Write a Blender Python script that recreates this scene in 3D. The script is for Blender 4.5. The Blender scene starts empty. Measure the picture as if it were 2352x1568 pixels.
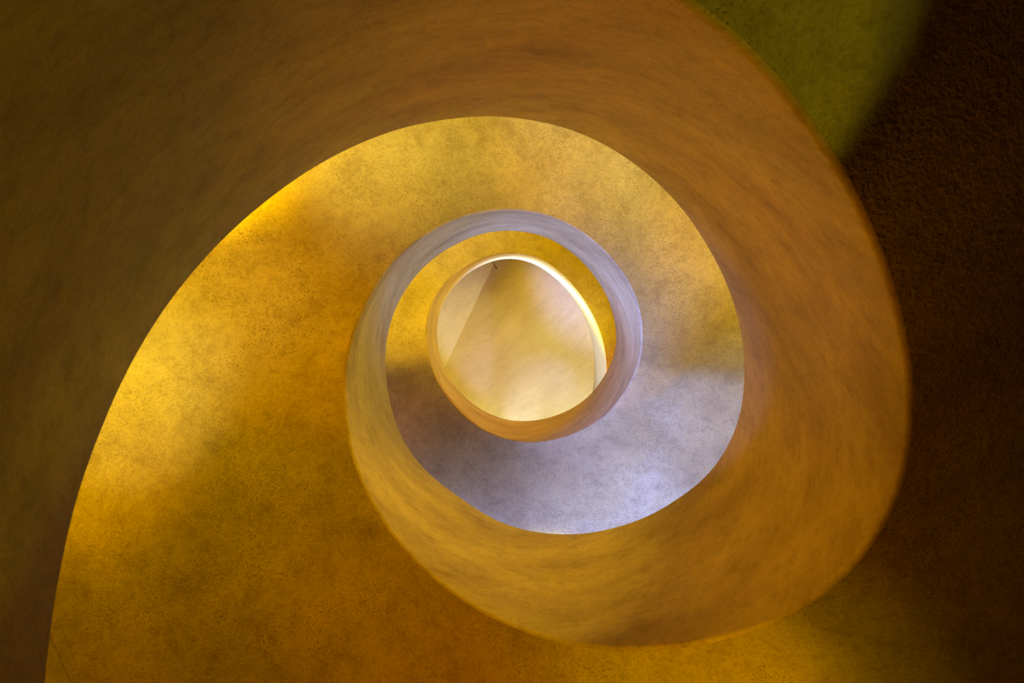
import bpy, math, random
from mathutils import Vector, Matrix

# ------------------------------------------------------------------ camera
EYE = 1.45                      # height of the lens above the floor
scn = bpy.context.scene
cam_data = bpy.data.cameras.new('camera')
cam_data.sensor_width = 36.0
cam_data.lens = 24.0
cam_data.clip_start = 0.02
cam_data.dof.use_dof = True
cam_data.dof.focus_distance = 5.0
cam_data.dof.aperture_fstop = 7.0
cam = bpy.data.objects.new('camera', cam_data)
scn.collection.objects.link(cam)
cam.location = (0, 0, EYE)
# looks almost straight up; image right = +X, image down = +Y
look = Matrix.Rotation(-0.00785, 3, 'Y') @ Matrix.Rotation(-0.05699, 3, 'X') @ Matrix(((1, 0, 0), (0, -1, 0), (0, 0, -1)))
cam.rotation_euler = look.to_euler()
scn.camera = cam

# ------------------------------------------------------------------ world, exposure
world = bpy.data.worlds.new('world')
scn.world = world
world.use_nodes = True
world.node_tree.nodes['Background'].inputs[0].default_value = (0.5, 0.6, 0.8, 1)
world.node_tree.nodes['Background'].inputs[1].default_value = 0.0
vs = scn.view_settings
vs.view_transform = 'Standard'
vs.look = 'None'
vs.gamma = 1
vs.use_curve_mapping = False
vs.exposure = 0.0
scn.cycles.adaptive_threshold = 0.05

# ------------------------------------------------------------------ the helix of the stair
AX, AY = 0.0353, 0.3302         # axis of the open well
OUT = 2.28                      # radius of the round stair wall
BAL = 1.025                     # height of the balustrade
TAU = 2 * math.pi


def rise(t):                    # height of the soffit above the floor after t turns
    return EYE + 1.5909 + 2.8952 * t - 0.0873 * t * t


def pol(r, t):
    return (AX + r * math.cos(TAU * t), AY + r * math.sin(TAU * t))


# ------------------------------------------------------------------ added lights, unseen, strengths and colours fitted to tone the plaster
def lamp(kind, t, r, dz, power, col, size=0.1, spot=None, aim=None):
    d = bpy.data.lights.new(kind, {'lamp': 'POINT', 'window': 'AREA', 'spot': 'SPOT', 'sky': 'AREA'}[kind])
    d.energy = power
    d.color = col
    o = bpy.data.objects.new('light_' + kind, d)
    scn.collection.objects.link(o)
    x, y = pol(r, t)
    z = rise(t) + dz if kind != 'sky' else dz
    o.location = (x, y, z)
    if kind == 'lamp':
        d.shadow_soft_size = size
    if kind == 'window':
        d.shape = 'RECTANGLE'
        d.size = 0.7
        d.size_y = 1.1
        o.rotation_euler = Vector((-math.cos(TAU * t), -math.sin(TAU * t), 0.0)).to_track_quat('-Z', 'Z').to_euler()
    if kind == 'sky':
        d.shape = 'DISK'
        d.size = size
    if kind == 'spot':
        d.shadow_soft_size = size
        d.spot_size = spot[0]
        d.spot_blend = spot[1]
        o.rotation_euler = (Vector(aim) - Vector((x, y, z))).to_track_quat('-Z', 'Y').to_euler()
    return o


#LIGHTS_BEGIN
LIGHTS = [  # kind, turn, radius, height above the stair, watts, colour
    ('lamp', 1.1, 1.95, 0.75, 49.225, (1.0, 0.3, 0.0)),
    ('spot', -0.1, 1.6, -2.601, 22.652, (0.989, 1.0, 0.12), 0.03, (0.332, 0.2), (0.188, -0.548, 2.73)),
    ('lamp', -0.075, 2.1, 2.0, 30.69, (1.0, 0.999, 0.0)),
    ('lamp', 0.3, 2.1, 2.0, 128.247, (0.133, 0.2, 1.0)),
    ('lamp', 0.8, 2.1, 2.0, 26.206, (1.0, 0.433, 0.0)),
    ('lamp', -0.325, 1.0, 0.9, 26.925, (1.0, 0.3, 0.0)),
    ('lamp', 0.8, 1.0, 0.9, 74.366, (1.0, 1.0, 0.0)),
    ('lamp', 0.051, 1.6, 1.7, 12.932, (1.0, 1.0, 0.0)),
    ('lamp', 1.053, 1.6, 1.7, 2.943, (1.0, 1.0, 0.0)),
    ('spot', -0.7, 1.1, 0.9, 49.397, (1.0, 0.316, 0.0), 0.04, (0.785, 1.0), (-0.305, 1.376, 5.971)),
    ('spot', -0.575, 1.1, 0.9, 7.192, (1.0, 0.3, 0.0), 0.04, (0.785, 1.0), (-0.945, 0.83, 6.347)),
    ('spot', -0.45, 1.1, 0.9, 60.051, (1.0, 0.429, 0.0), 0.04, (0.785, 1.0), (-1.011, -0.01, 6.72)),
    ('spot', -0.325, 1.1, 0.9, 50.78, (0.96, 1.0, 0.428), 0.04, (0.785, 1.0), (-0.464, -0.65, 7.091)),
    ('spot', -0.2, 1.1, 0.9, 107.255, (1.0, 0.648, 0.094), 0.04, (0.785, 1.0), (0.375, -0.716, 7.458)),
    ('spot', 0.175, 1.1, 0.9, 8.398, (0.929, 1.0, 0.757), 0.04, (0.785, 1.0), (0.535, 1.31, 8.545)),
    ('spot', 0.55, 1.1, 0.9, 199.957, (1.0, 0.678, 0.0), 0.04, (0.785, 1.0), (-1.011, -0.01, 9.607)),
    ('spot', 0.675, 1.1, 0.9, 27.16, (0.219, 0.214, 1.0), 0.04, (0.785, 1.0), (-0.464, -0.65, 9.955)),
    ('spot', 1.05, 1.1, 0.9, 3.424, (1.0, 1.0, 0.0), 0.04, (0.785, 1.0), (1.081, 0.67, 10.985)),
    ('spot', 1.175, 1.1, 0.9, 138.995, (0.412, 0.505, 1.0), 0.04, (0.785, 1.0), (0.535, 1.31, 11.322)),
    ('spot', 1.425, 1.1, 0.9, 69.799, (1.0, 0.3, 0.0), 0.04, (0.785, 1.0), (-0.945, 0.83, 11.989)),
    ('spot', 1.925, 1.1, 0.9, 59.257, (0.992, 1.0, 0.081), 0.04, (0.785, 1.0), (1.015, -0.169, 13.291)),
    ('spot', -0.95, 1.5, 1.2, 1.029, (1.0, 1.0, 0.0), 0.04, (0.96, 1.0), (1.462, 0.794, 5.212)),
    ('spot', -0.575, 1.5, 1.2, 5.053, (1.0, 0.3, 0.0), 0.04, (0.96, 1.0), (-1.301, 1.011, 6.347)),
    ('spot', -0.45, 1.5, 1.2, 20.763, (1.0, 1.0, 0.0), 0.04, (0.96, 1.0), (-1.391, -0.133, 6.72)),
    ('spot', -0.325, 1.5, 1.2, 134.383, (1.0, 0.89, 0.191), 0.04, (0.96, 1.0), (-0.646, -1.006, 7.091)),
    ('spot', -0.2, 1.5, 1.2, 59.041, (0.908, 1.0, 0.98), 0.04, (0.96, 1.0), (0.499, -1.096, 7.458)),
    ('spot', -0.075, 1.5, 1.2, 92.832, (1.0, 0.556, 0.148), 0.04, (0.96, 1.0), (1.372, -0.351, 7.823)),
    ('spot', 0.05, 1.5, 1.2, 62.15, (0.133, 0.2, 1.0), 0.04, (0.96, 1.0), (1.462, 0.794, 8.185)),
    ('spot', 0.175, 1.5, 1.2, 232.477, (0.133, 0.2, 1.0), 0.04, (0.96, 1.0), (0.716, 1.667, 8.545)),
    ('spot', 0.425, 1.5, 1.2, 14.795, (1.0, 0.3, 0.0), 0.04, (0.96, 1.0), (-1.301, 1.011, 9.256)),
    ('spot', 0.675, 1.5, 1.2, 94.093, (1.0, 0.596, 0.0), 0.04, (0.96, 1.0), (-0.646, -1.006, 9.955)),
    ('spot', 1.05, 1.5, 1.2, 90.961, (1.0, 0.3, 0.0), 0.04, (0.96, 1.0), (1.462, 0.794, 10.985)),
    ('spot', 1.925, 1.5, 1.2, 414.981, (0.201, 0.283, 1.0), 0.04, (0.96, 1.0), (1.372, -0.351, 13.291)),
    ('spot', -0.525, 2.0, 1.6, 19.225, (1.0, 0.3, 0.0), 0.04, (1.047, 1.0), (-1.94, 0.643, 6.497)),
    ('spot', -0.4, 2.0, 1.6, 567.759, (1.0, 0.699, 0.0), 0.04, (1.047, 1.0), (-1.583, -0.845, 6.869)),
    ('spot', 0.225, 2.0, 1.6, 472.179, (1.0, 1.0, 0.0), 0.04, (1.047, 1.0), (0.348, 2.306, 8.688)),
    ('spot', 1.475, 2.0, 1.6, 89.919, (1.0, 1.0, 0.0), 0.04, (1.047, 1.0), (-1.94, 0.643, 12.121)),
    ('spot', 1.975, 2.0, 1.6, 99.107, (1.0, 1.0, 0.0), 0.04, (1.047, 1.0), (2.011, 0.017, 13.418)),
    ('spot', -0.7, 1.9, 1.9, 101.504, (1.0, 0.392, 0.0), 0.05, (0.733, 1.0), (0.283, -0.431, 2.958)),
    ('spot', -0.45, 1.9, 1.9, 22.553, (1.0, 0.3, 0.0), 0.05, (0.733, 1.0), (0.796, 0.577, 3.685)),
    ('spot', -0.2, 1.9, 1.9, 179.738, (1.0, 0.609, 0.0), 0.05, (0.733, 1.0), (-0.212, 1.091, 4.402)),
    ('spot', -0.075, 1.9, 1.9, 89.681, (1.0, 0.667, 0.0), 0.05, (0.733, 1.0), (-0.678, 0.693, 4.756)),
    ('spot', 0.05, 1.9, 1.9, 0.295, (0.133, 0.2, 1.0), 0.05, (0.733, 1.0), (-0.726, 0.083, 5.107)),
    ('spot', 0.175, 1.9, 1.9, 181.098, (0.133, 0.2, 1.0), 0.05, (0.733, 1.0), (-0.328, -0.383, 5.455)),
    ('spot', 0.425, 1.9, 1.9, 254.591, (0.133, 0.2, 1.0), 0.05, (0.733, 1.0), (0.748, -0.033, 6.144)),
    ('spot', 0.55, 1.9, 1.9, 33.262, (1.0, 0.3, 0.0), 0.05, (0.733, 1.0), (0.796, 0.577, 6.485)),
    ('spot', 0.8, 1.9, 1.9, 149.86, (1.0, 0.555, 0.0), 0.05, (0.733, 1.0), (-0.212, 1.091, 7.157)),
    ('spot', 1.05, 1.9, 1.9, 192.184, (1.0, 0.632, 0.0), 0.05, (0.733, 1.0), (-0.726, 0.083, 7.819)),
    ('spot', 1.3, 1.9, 1.9, 509.435, (0.297, 0.391, 1.0), 0.05, (0.733, 1.0), (0.283, -0.431, 8.469)),
    ('spot', -0.6, 1.3, 1.6, 31.579, (1.0, 0.3, 0.0), 0.05, (1.047, 1.0), (0.835, 0.33, 3.541)),
    ('spot', -0.433, 1.3, 1.6, 9.336, (1.0, 0.3, 0.0), 0.05, (1.047, 1.0), (0.434, 1.024, 4.022)),
    ('spot', -0.266, 1.3, 1.6, 0.143, (1.0, 0.3, 0.0), 0.05, (1.047, 1.0), (-0.368, 1.021, 4.498)),
    ('spot', 0.068, 1.3, 1.6, 84.195, (0.133, 0.2, 1.0), 0.05, (1.047, 1.0), (-0.359, -0.366, 5.436)),
    ('spot', 0.235, 1.3, 1.6, 556.025, (0.133, 0.2, 1.0), 0.05, (1.047, 1.0), (0.443, -0.358, 5.898)),
    ('spot', 0.402, 1.3, 1.6, 305.601, (0.133, 0.2, 1.0), 0.05, (1.047, 1.0), (0.835, 0.34, 6.354)),
    ('spot', 0.569, 1.3, 1.6, 1.598, (1.0, 0.3, 0.0), 0.05, (1.047, 1.0), (0.425, 1.029, 6.806)),
    ('spot', 0.736, 1.3, 1.6, 32.722, (1.0, 0.3, 0.0), 0.05, (1.047, 1.0), (-0.376, 1.016, 7.253)),
    ('spot', 0.903, 1.3, 1.6, 16.583, (1.0, 1.0, 0.0), 0.05, (1.047, 1.0), (-0.765, 0.315, 7.695)),
    ('spot', 1.237, 1.3, 1.6, 218.914, (1.0, 1.0, 0.0), 0.05, (1.047, 1.0), (0.451, -0.353, 8.565)),
    ('spot', 1.404, 1.3, 1.6, 119.881, (0.987, 1.0, 0.947), 0.05, (1.047, 1.0), (0.835, 0.35, 8.992)),
    ('spot', 0.11, 1.2, 0.9, 93.297, (0.133, 0.2, 1.0), 0.04, (0.873, 0.35), (0.96, 1.095, 8.358)),
    ('spot', 0.11, 1.6, 0.9, 321.518, (0.133, 0.2, 1.0), 0.04, (1.082, 0.35), (1.268, 1.35, 8.358)),
    ('spot', 0.15, 1.2, 0.9, 96.432, (0.133, 0.2, 1.0), 0.04, (0.873, 0.35), (0.741, 1.301, 8.473)),
    ('spot', 0.15, 1.6, 0.9, 4.977, (0.133, 0.2, 1.0), 0.04, (1.082, 0.35), (0.976, 1.625, 8.473)),
    ('spot', 0.19, 1.6, 0.9, 133.81, (0.133, 0.2, 1.0), 0.04, (1.082, 0.35), (0.624, 1.818, 8.588)),
    ('lamp', 2, 2.0, 2.868, 18.728, (1.0, 0.755, 0.0), 0.05),
    ('lamp', 2.125, 2.0, 2.551, 16.819, (0.25, 0.344, 1.0), 0.05),
    ('lamp', 1.5, 2.0, 3.163, 4.845, (1.0, 0.3, 0.0), 0.05),
    ('spot', 0.25, 1.15, -2.609, 118.804, (1.0, 0.499, 0.0), 0.04, (0.436, 1.0), (0.594, 1.202, 3.65)),
    ('spot', 0.25, 1.15, -2.609, 65.89, (1.0, 0.702, 0.0), 0.04, (0.663, 1.0), (0.594, 1.202, 3.65)),
    ('spot', 2.0, 2.1, 1.668, 2.479, (1.0, 0.3, 0.0), 0.04, (0.524, 0.8), (-0.835, 0.23, 11.65)),
    ('spot', 2.0, 2.1, 2.568, 56.352, (1.0, 1.0, 0.0), 0.04, (0.524, 0.8), (-0.835, 0.23, 11.65)),
    ('spot', 1.1, 2.1, 4.93, 16.693, (0.133, 0.2, 1.0), 0.04, (0.524, 0.8), (-0.835, 0.23, 11.65)),
    ('spot', 1.25, 2.1, 4.527, 110.942, (0.424, 0.518, 1.0), 0.04, (0.524, 0.8), (-0.835, 0.23, 11.65)),
    ('spot', 2.0, 2.1, 2.168, 0.883, (1.0, 0.3, 0.0), 0.04, (0.698, 1.0), (0.281, 0.037, 12.05)),
    ('spot', 2.0, 2.1, 2.168, 94.422, (0.133, 0.2, 1.0), 0.04, (0.593, 1.0), (0.08, 1.532, 12.05)),
    ('spot', 1.25, 2.1, 4.127, 48.76, (0.6, 0.693, 1.0), 0.04, (0.593, 1.0), (0.08, 1.532, 12.05)),
    ('spot', 1.75, 2.1, 2.81, 63.17, (1.0, 0.61, 0.0), 0.04, (0.698, 1.0), (0.281, 0.037, 12.05)),
    ('lamp', -0.58, 2.14, 2.35, 1.367, (1.0, 0.3, 0.0), 0.06),
    ('lamp', -0.48, 2.14, 2.35, 19.85, (1.0, 0.965, 0.0), 0.06),
    ('lamp', -0.43, 2.14, 2.35, 15.53, (1.0, 0.658, 0.0), 0.06),
    ('spot', -0.48, 1.9, 1.019, 12.734, (0.133, 0.2, 1.0), 0.04, (0.559, 1.0), (-1.449, 0.01, 4.4)),
    ('spot', -0.48, 1.9, 1.019, 56.69, (0.952, 1.0, 0.509), 0.04, (0.559, 1.0), (-1.688, 0.39, 4.4)),
    ('spot', -0.48, 1.9, 1.019, 58.005, (1.0, 0.626, 0.0), 0.04, (0.559, 1.0), (-1.792, 0.64, 4.4)),
    ('spot', 0, 2.1, -0.791, 24.589, (1.0, 0.814, 0.0), 0.03, (0.873, 0.07), (-0.012, -0.358, 1.796)),
    ('lamp', 1.15, 1.75, 4.595, 29.94, (1.0, 1.0, 0.0), 0.1),
    ('lamp', 1.3, 1.75, 4.193, 11.016, (1.0, 1.0, 0.0), 0.1),
    ('lamp', 1.6, 1.75, 3.4, 1.3, (1.0, 0.3, 0.0), 0.1),
]
#LIGHTS_END
for a in LIGHTS:
    lamp(*a)


PROFILE = [  # (turns, lower-edge radius, top-edge radius) of the balustrade, metres, every 1/48 turn
    (-1.0000,0.800,0.800),(-0.9792,0.800,0.800),(-0.9583,0.800,0.800),(-0.9375,0.800,0.800),(-0.9167,0.800,0.800),(-0.8958,0.800,0.800),
    (-0.8750,0.800,0.800),(-0.8542,0.800,0.800),(-0.8333,0.800,0.800),(-0.8125,0.800,0.800),(-0.7917,0.800,0.800),(-0.7708,0.800,0.800),
    (-0.7500,0.800,0.800),(-0.7292,0.800,0.799),(-0.7083,0.800,0.799),(-0.6875,0.800,0.799),(-0.6667,0.800,0.798),(-0.6458,0.800,0.797),
    (-0.6250,0.800,0.796),(-0.6042,0.800,0.794),(-0.5833,0.800,0.790),(-0.5625,0.800,0.785),(-0.5417,0.800,0.781),(-0.5208,0.800,0.780),
    (-0.5000,0.800,0.782),(-0.4792,0.800,0.783),(-0.4583,0.800,0.787),(-0.4375,0.800,0.791),(-0.4167,0.800,0.794),(-0.3958,0.799,0.797),
    (-0.3750,0.799,0.801),(-0.3542,0.799,0.807),(-0.3333,0.798,0.813),(-0.3125,0.797,0.818),(-0.2917,0.795,0.820),(-0.2708,0.793,0.823),
    (-0.2500,0.789,0.822),(-0.2292,0.783,0.820),(-0.2083,0.777,0.814),(-0.1875,0.772,0.806),(-0.1667,0.768,0.798),(-0.1458,0.765,0.792),
    (-0.1250,0.768,0.787),(-0.1042,0.775,0.786),(-0.0833,0.787,0.790),(-0.0625,0.804,0.797),(-0.0417,0.826,0.807),(-0.0208,0.850,0.817),
    (0.0000,0.876,0.830),(0.0208,0.899,0.843),(0.0417,0.915,0.851),(0.0625,0.923,0.853),(0.0833,0.920,0.847),(0.1042,0.908,0.835),
    (0.1250,0.889,0.827),(0.1458,0.869,0.819),(0.1667,0.851,0.811),(0.1875,0.837,0.806),(0.2083,0.825,0.801),(0.2292,0.815,0.796),
    (0.2500,0.805,0.792),(0.2708,0.796,0.787),(0.2917,0.788,0.778),(0.3125,0.783,0.770),(0.3333,0.780,0.770),(0.3542,0.778,0.779),
    (0.3750,0.779,0.790),(0.3958,0.781,0.797),(0.4167,0.783,0.802),(0.4375,0.785,0.804),(0.4583,0.787,0.805),(0.4792,0.790,0.810),
    (0.5000,0.797,0.818),(0.5208,0.802,0.826),(0.5417,0.805,0.832),(0.5625,0.808,0.836),(0.5833,0.815,0.838),(0.6042,0.822,0.839),
    (0.6250,0.825,0.838),(0.6458,0.826,0.835),(0.6667,0.827,0.832),(0.6875,0.828,0.831),(0.7083,0.826,0.829),(0.7292,0.824,0.823),
    (0.7500,0.819,0.815),(0.7708,0.813,0.807),(0.7917,0.805,0.796),(0.8125,0.796,0.782),(0.8333,0.787,0.769),(0.8542,0.780,0.757),
    (0.8750,0.774,0.749),(0.8958,0.772,0.745),(0.9167,0.771,0.743),(0.9375,0.767,0.741),(0.9583,0.762,0.741),(0.9792,0.757,0.744),
    (1.0000,0.753,0.746),(1.0208,0.747,0.742),(1.0417,0.739,0.735),(1.0625,0.732,0.729),(1.0833,0.726,0.726),(1.1042,0.720,0.724),
    (1.1250,0.715,0.722),(1.1458,0.711,0.719),(1.1667,0.707,0.717),(1.1875,0.706,0.718),(1.2083,0.706,0.721),(1.2292,0.708,0.726),
    (1.2500,0.709,0.733),(1.2708,0.710,0.741),(1.2917,0.711,0.748),(1.3125,0.713,0.754),(1.3333,0.713,0.761),(1.3542,0.716,0.768),
    (1.3750,0.723,0.774),(1.3958,0.731,0.782),(1.4167,0.741,0.792),(1.4375,0.753,0.803),(1.4583,0.767,0.814),(1.4792,0.783,0.824),
    (1.5000,0.798,0.832),(1.5208,0.813,0.839),(1.5417,0.827,0.845),(1.5625,0.835,0.848),(1.5833,0.838,0.848),(1.6042,0.836,0.842),
    (1.6250,0.831,0.836),(1.6458,0.825,0.832),(1.6667,0.817,0.827),(1.6875,0.808,0.821),(1.7083,0.798,0.814),(1.7292,0.788,0.803),
    (1.7500,0.778,0.788),(1.7708,0.766,0.770),(1.7917,0.752,0.751),(1.8125,0.735,0.732),(1.8333,0.719,0.717),(1.8542,0.709,0.708),
    (1.8750,0.703,0.705),(1.8958,0.704,0.708),(1.9167,0.712,0.716),(1.9375,0.726,0.730),(1.9583,0.748,0.749),(1.9792,0.778,0.775),
    (2.0000,0.815,0.810),(2.0208,0.860,0.851),(2.0417,0.913,0.903),(2.0625,0.974,0.965),(2.0833,1.045,1.039),(2.1042,1.136,1.128),
    (2.1250,1.257,1.235),(2.1458,1.426,1.369),(2.1667,1.652,1.547),(2.1875,1.936,1.780),(2.2083,2.200,2.072),(2.2292,2.200,2.200),
]
# ------------------------------------------------------------------ materials
def plaster(name, dark, mid, light, scale=1.0, pores=0.5, bump=0.25, stretch=(1, 1, 1), turn=0.0, daylit=None, soft=1.0):
    m = bpy.data.materials.new(name)
    m.use_nodes = True
    nt = m.node_tree
    N, L = nt.nodes, nt.links
    bs = N['Principled BSDF']
    bs.inputs['Roughness'].default_value = 0.62
    bs.inputs['Specular IOR Level'].default_value = 0.3
    tc = N.new('ShaderNodeTexCoord')
    mp = N.new('ShaderNodeMapping')
    mp.inputs['Scale'].default_value = stretch
    ro = N.new('ShaderNodeMapping')
    ro.inputs['Rotation'].default_value = (0, 0, turn)
    L.new(tc.outputs['Object'], ro.inputs['Vector'])
    L.new(ro.outputs['Vector'], mp.inputs['Vector'])

    def noise(s, det, rough, dist=0.0):
        n = N.new('ShaderNodeTexNoise')
        n.inputs['Scale'].default_value = s * scale
        n.inputs['Detail'].default_value = det
        n.inputs['Roughness'].default_value = rough
        n.inputs['Distortion'].default_value = dist
        L.new(mp.outputs['Vector'], n.inputs['Vector'])
        return n.outputs['Fac']

    def ramp(fac, stops):
        r = N.new('ShaderNodeValToRGB')
        e = r.color_ramp.elements
        while len(e) < len(stops):
            e.new(0.5)
        for k, (p, c) in enumerate(stops):
            e[k].position = p
            e[k].color = (*c, 1) if len(c) == 3 else c
        L.new(fac, r.inputs['Fac'])
        return r.outputs['Color']

    def mix(mode, fac, a, b):
        x = N.new('ShaderNodeMix')
        x.data_type = 'RGBA'
        x.blend_type = mode
        if isinstance(fac, float):
            x.inputs[0].default_value = fac
        else:
            L.new(fac, x.inputs[0])
        L.new(a, x.inputs[6])
        if isinstance(b, tuple):
            x.inputs[7].default_value = (*b, 1)
        else:
            L.new(b, x.inputs[7])
        return x.outputs[2]

    big = noise(1.3, 3, 0.60, 0.5)
    med = noise(4.5, 8, 0.74, 0.25)
    fib = noise(19.0, 4, 0.72, 0.9)
    fine = noise(85.0, 2, 0.7)
    grain = noise(150.0, 1, 0.55, 0.3)
    c = ramp(big, [(0.30, dark), (0.5, mid), (0.72, light)])
    c2 = ramp(med, [(0.33, (0.78, 0.73, 0.66)), (0.48, (1, 1, 1)), (0.66, (1.12, 1.08, 1.0))])
    c = mix('MULTIPLY', soft, c, c2)
    c3 = ramp(fib, [(0.34, (0.84, 0.81, 0.76)), (0.50, (1, 1, 1)), (0.70, (1.08, 1.07, 1.04))])
    c = mix('MULTIPLY', soft, c, c3)
    c3 = ramp(fine, [(0.34, (0.80, 0.76, 0.7)), (0.50, (1, 1, 1)), (0.72, (1.08, 1.07, 1.05))])
    c = mix('MULTIPLY', pores, c, c3)
    # open pores gathered in worn patches
    patch = noise(2.7, 3, 0.65)
    pr = ramp(patch, [(0.47, (0, 0, 0)), (0.60, (1, 1, 1))])
    dots = ramp(grain, [(0.33, (1, 1, 1)), (0.38, (0, 0, 0))])
    pm = mix('MULTIPLY', 1.0, pr, dots)
    sep = N.new('ShaderNodeRGBToBW')
    L.new(pm, sep.inputs[0])
    f = N.new('ShaderNodeMath')
    f.operation = 'MULTIPLY'
    f.inputs[1].default_value = min(1.0, pores * 1.1)
    L.new(sep.outputs[0], f.inputs[0])
    c = mix('MIX', f.outputs[0], c, tuple(v * 0.5 for v in dark))
    if daylit:                    # daylight painted in: paler colour above a given height, with a ragged edge
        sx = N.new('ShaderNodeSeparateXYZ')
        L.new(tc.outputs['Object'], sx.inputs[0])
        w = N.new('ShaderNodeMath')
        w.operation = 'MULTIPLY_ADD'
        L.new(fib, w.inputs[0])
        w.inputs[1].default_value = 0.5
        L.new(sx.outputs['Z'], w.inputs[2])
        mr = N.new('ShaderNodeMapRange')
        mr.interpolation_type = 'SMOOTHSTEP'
        mr.inputs['From Min'].default_value = daylit[0]
        mr.inputs['From Max'].default_value = daylit[1]
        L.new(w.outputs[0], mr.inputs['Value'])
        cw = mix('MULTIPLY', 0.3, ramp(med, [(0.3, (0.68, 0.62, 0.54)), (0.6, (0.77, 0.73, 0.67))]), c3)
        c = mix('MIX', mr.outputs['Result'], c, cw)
    L.new(c, bs.inputs['Base Color'])
    # trowelled relief
    ad = N.new('ShaderNodeMath')
    ad.operation = 'MULTIPLY_ADD'
    L.new(fib, ad.inputs[0])
    ad.inputs[1].default_value = 1.5
    L.new(fine, ad.inputs[2])
    ad2 = N.new('ShaderNodeMath')
    ad2.operation = 'MULTIPLY_ADD'
    L.new(grain, ad2.inputs[0])
    ad2.inputs[1].default_value = 0.6
    L.new(ad.outputs[0], ad2.inputs[2])
    b = N.new('ShaderNodeBump')
    b.inputs['Strength'].default_value = bump
    b.inputs['Distance'].default_value = 0.012
    L.new(ad2.outputs[0], b.inputs['Height'])
    L.new(b.outputs[0], bs.inputs['Normal'])
    return m


M_SOFFIT = plaster('soffit_plaster', (0.30, 0.205, 0.055), (0.375, 0.275, 0.08), (0.43, 0.33, 0.115), 1.0, 0.85, 0.22)
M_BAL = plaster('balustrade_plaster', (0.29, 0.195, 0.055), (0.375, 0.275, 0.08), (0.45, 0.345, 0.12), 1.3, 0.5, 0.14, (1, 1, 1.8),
                daylit=(EYE + 6.8, EYE + 7.5))
M_WALL = plaster('wall_plaster', (0.30, 0.21, 0.06), (0.36, 0.26, 0.08), (0.41, 0.31, 0.105), 1.0, 0.35, 0.2)
M_CEIL = plaster('ceiling_plaster', (0.66, 0.53, 0.34), (0.71, 0.58, 0.39), (0.75, 0.64, 0.45), 1.3, 0.12, 0.08, (0.3, 1.3, 1), math.radians(38), soft=0.4)


def plain(name, col, rough=0.5, metal=0.0):
    m = bpy.data.materials.new(name)
    m.use_nodes = True
    nt = m.node_tree
    bs = nt.nodes['Principled BSDF']
    bs.inputs['Roughness'].default_value = rough
    bs.inputs['Metallic'].default_value = metal
    n = nt.nodes.new('ShaderNodeTexNoise')
    n.inputs['Scale'].default_value = 40
    r = nt.nodes.new('ShaderNodeValToRGB')
    r.color_ramp.elements[0].color = (*[v * 0.8 for v in col], 1)
    r.color_ramp.elements[1].color = (*col, 1)
    nt.links.new(n.outputs['Fac'], r.inputs['Fac'])
    nt.links.new(r.outputs['Color'], bs.inputs['Base Color'])
    return m


M_CORD = plain('dark_cord', (0.035, 0.02, 0.015), 0.6)
M_FLOOR = plain('stone_floor', (0.45, 0.38, 0.28), 0.6)


# ------------------------------------------------------------------ mesh helpers
def obj(name, verts, faces, mat, parent=None, smooth=True, sharp=None):
    me = bpy.data.meshes.new(name)
    me.from_pydata(verts, [], faces)
    me.materials.append(mat)
    me.validate()
    if smooth:
        me.polygons.foreach_set('use_smooth', [True] * len(me.polygons))
    if sharp is not None:
        me.set_sharp_from_angle(angle=sharp)
    o = bpy.data.objects.new(name, me)
    scn.collection.objects.link(o)
    if parent:
        o.parent = parent
    return o


def grid(rows, closed=False):
    """rows of equal length -> verts, faces; closed wraps every row on itself"""
    v = [p for r in rows for p in r]
    n = len(rows[0])
    f = []
    for i in range(len(rows) - 1):
        for j in range(n if closed else n - 1):
            k = (j + 1) % n
            f.append((i * n + j, (i + 1) * n + j, (i + 1) * n + k, i * n + k))
    return v, f


def catmull(tab, k, t):
    i = min(max(int((t - tab[0][0]) * 48), 0), len(tab) - 2)
    u = (t - tab[i][0]) * 48
    p = [tab[min(max(i + d, 0), len(tab) - 1)][k] for d in (-1, 0, 1, 2)]
    return 0.5 * (2 * p[1] + (p[2] - p[0]) * u + (2 * p[0] - 5 * p[1] + 4 * p[2] - p[3]) * u * u
                  + (3 * p[1] - p[0] - 3 * p[2] + p[3]) * u ** 3)


T0, T1 = -0.99, 2.215
STEPS = 1000
TS = [T0 + (T1 - T0) * i / STEPS for i in range(STEPS + 1)]
THICK = 0.11                    # wall thickness of the balustrade
FIL = 0.016                     # rounding of its lower edge

# ------------------------------------------------------------------ spiral stair
stair = bpy.data.objects.new('spiral_staircase', None)
scn.collection.objects.link(stair)
stair.location = (AX, AY, 0)
stair['label'] = 'plastered golden yellow spiral staircase winding up around an open egg shaped well'
stair['category'] = 'staircase'


def loc(r, t, z):
    return (r * math.cos(TAU * t), r * math.sin(TAU * t), z)


rows = []
for t in TS:
    a, b = catmull(PROFILE, 1, t), catmull(PROFILE, 2, t)
    a, b = min(a, OUT - 0.16), min(b, OUT - 0.16)
    z = rise(t)
    ring = []
    # rounded lower edge, from the soffit side to the well face
    for k in range(6):
        an = math.pi / 2 * k / 5
        ring.append(loc(a + FIL * (1 - math.sin(an)), t, z + FIL * (1 - math.cos(an))))
    for k in range(1, 9):
        u = (FIL + (BAL - FIL - 0.012) * k / 8) / BAL
        ring.append(loc(a + (b - a) * u, t, z + BAL * u))
    ring.append(loc(b + 0.004, t, z + BAL - 0.004))
    ring.append(loc(b + 0.012, t, z + BAL))
    ring.append(loc(b + THICK - 0.012, t, z + BAL))
    ring.append(loc(b + THICK, t, z + BAL - 0.012))
    ring.append(loc(a + THICK, t, z + 0.3))
    ring.append(loc(a + THICK, t, z + 0.0))
    rows.append(ring)
v, f = grid(rows, True)
n = len(rows[0])
f.append(tuple(range(n)))
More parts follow.
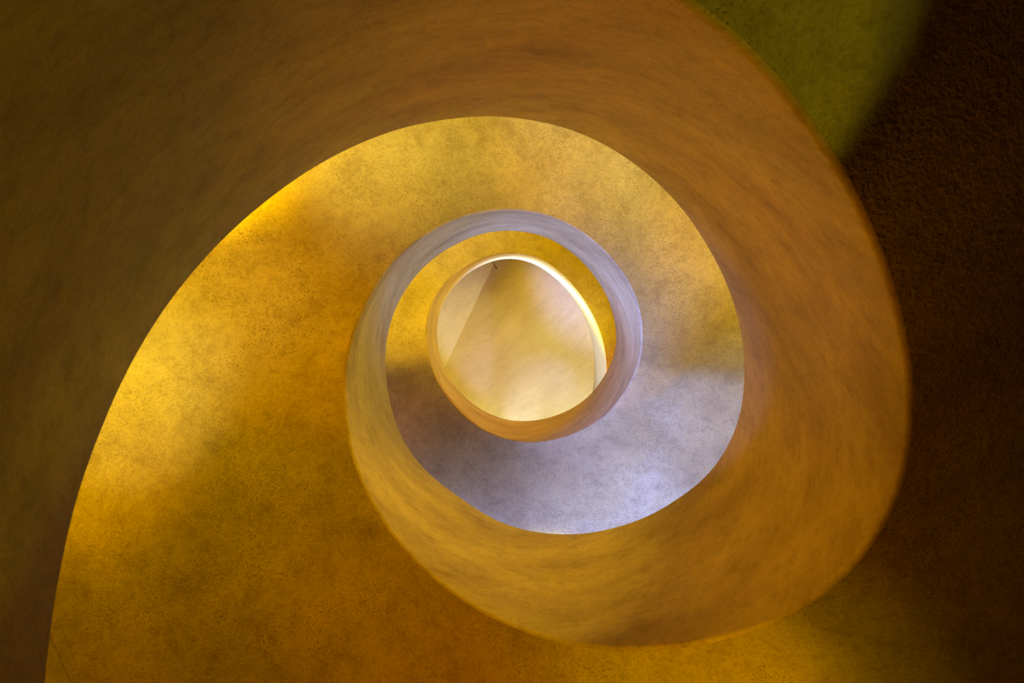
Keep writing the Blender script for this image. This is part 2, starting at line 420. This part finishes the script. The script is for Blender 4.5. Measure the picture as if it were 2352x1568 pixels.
f.append(tuple(range((len(rows) - 1) * n, len(rows) * n))[::-1])
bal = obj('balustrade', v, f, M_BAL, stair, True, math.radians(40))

# soffit slab: smooth helical underside, stepped top
rows = []
RISER = 0.18
for t in TS:
    a = min(catmull(PROFILE, 1, t), OUT - 0.16)
    z = rise(t)
    top = math.floor((z - rise(T0)) / RISER) * RISER + rise(T0) + RISER + 0.10
    r0, r1 = a + FIL - 0.004, OUT - 0.003
    ring = [loc(r0 + (r1 - r0) * k / 10, t, z) for k in range(11)]
    ring += [loc(r1, t, top), loc(min(a + THICK - 0.01, r1 - 0.02), t, top), loc(min(a + THICK - 0.01, r1 - 0.02), t, z + 0.02)]
    rows.append(ring)
v, f = grid(rows, True)
n = len(rows[0])
f.append(tuple(range(n)))
f.append(tuple(range((len(rows) - 1) * n, len(rows) * n))[::-1])
sof = obj('soffit', v, f, M_SOFFIT, stair, True, math.radians(35))

# ------------------------------------------------------------------ the round stair wall, floor, ceiling
TOP = EYE + 12.5


def struct(o):
    o['kind'] = 'structure'
    return o


K = 160
rows = []
for z in [-0.0 + (TOP) * i / 40 for i in range(41)]:
    rows.append([(AX + OUT * math.cos(TAU * k / K), AY + OUT * math.sin(TAU * k / K), z) for k in range(K)])
vi, fi = grid(rows, True)
nv = len(vi)
rows2 = [[(AX + (OUT + 0.2) * math.cos(TAU * k / K), AY + (OUT + 0.2) * math.sin(TAU * k / K), z) for k in range(K)]
         for z in (0.0, TOP)]
vo, fo = grid(rows2, True)
F = fi + [tuple(i + nv for i in q)[::-1] for q in fo]
for k in range(K):
    k2 = (k + 1) % K
    F.append((k, k2, nv + k2, nv + k))
    b0 = 40 * K
    F.append((b0 + k2, b0 + k, nv + K + k, nv + K + k2))
wall = struct(obj('wall_round', vi + vo, F, M_WALL, None, True, math.radians(40)))

fl = [(x, y, z) for z in (-0.2, 0.0) for x, y in ((-4, -4), (4, -4), (4, 4), (-4, 4))]
box = [(0, 3, 2, 1), (4, 5, 6, 7), (0, 1, 5, 4), (1, 2, 6, 5), (2, 3, 7, 6), (3, 0, 4, 7)]
struct(obj('floor', fl, box, M_FLOOR, None, False))


def ray(px, py, z):
    """point at height z above the lens that the lens sees at (px, py)"""
    d = look @ Vector(((px - 1176) / 1568, -(py - 784) / 1568, -1))
    d *= z / d.z
    return Vector((d.x, d.y, z + EYE))


# upper ceiling: a large vault plane and a folded flank that meets it along a crease
A, B = ray(1137, 600, 10.6), ray(1022, 843, 10.1)
u = (B - A).normalized()
side = Vector((u.y, -u.x, 0)).normalized()
if side.x < 0:
    side = -side                # towards image right
P0, P1 = A - u * 4.5, B + u * 4.5
R0, R1 = P0 + side * 5 + Vector((0, 0, 0.9)), P1 + side * 5 + Vector((0, 0, 0.9))
L0, L1 = P0 - side * 3 + Vector((0, 0, -3.0)), P1 - side * 3 + Vector((0, 0, -3.0))


def slab(name, q, mat):
    up = Vector((0, 0, 0.2))
    v = [tuple(p) for p in q] + [tuple(p + up) for p in q]
    return struct(obj(name, v, box, mat, None, False))


slab('ceiling', [P0, P1, R1, R0], M_CEIL)
slab('ceiling', [P0, L0, L1, P1], M_CEIL)

# ------------------------------------------------------------------ cord hanging from the ceiling
cord = bpy.data.objects.new('hanging_cord', None)
scn.collection.objects.link(cord)
tip = ray(1139.8, 615, 10.58)
cord.location = tip
cord['label'] = 'short thin dark cord hanging straight down from the pale ceiling beside the crease'
cord['category'] = 'cord'


def tube(r0, r1, z0, z1, seg=16, rings=8):
    rows = []
    for i in range(rings + 1):
        w = i / rings
        z = z0 + (z1 - z0) * w
        rr = r0 + (r1 - r0) * w
        rows.append([(rr * math.cos(TAU * k / seg), rr * math.sin(TAU * k / seg), z) for k in range(seg)])
    v, f = grid(rows, True)
    f.append(tuple(range(seg)))
    f.append(tuple(range(rings * seg, (rings + 1) * seg))[::-1])
    return v, f


v, f = tube(0.006, 0.006, -1.9, 0.0)
obj('cable', v, f, M_CORD, cord)
v, f = tube(0.009, 0.014, -0.03, 0.02)
obj('ceiling_mount', v, f, M_CORD, cord)
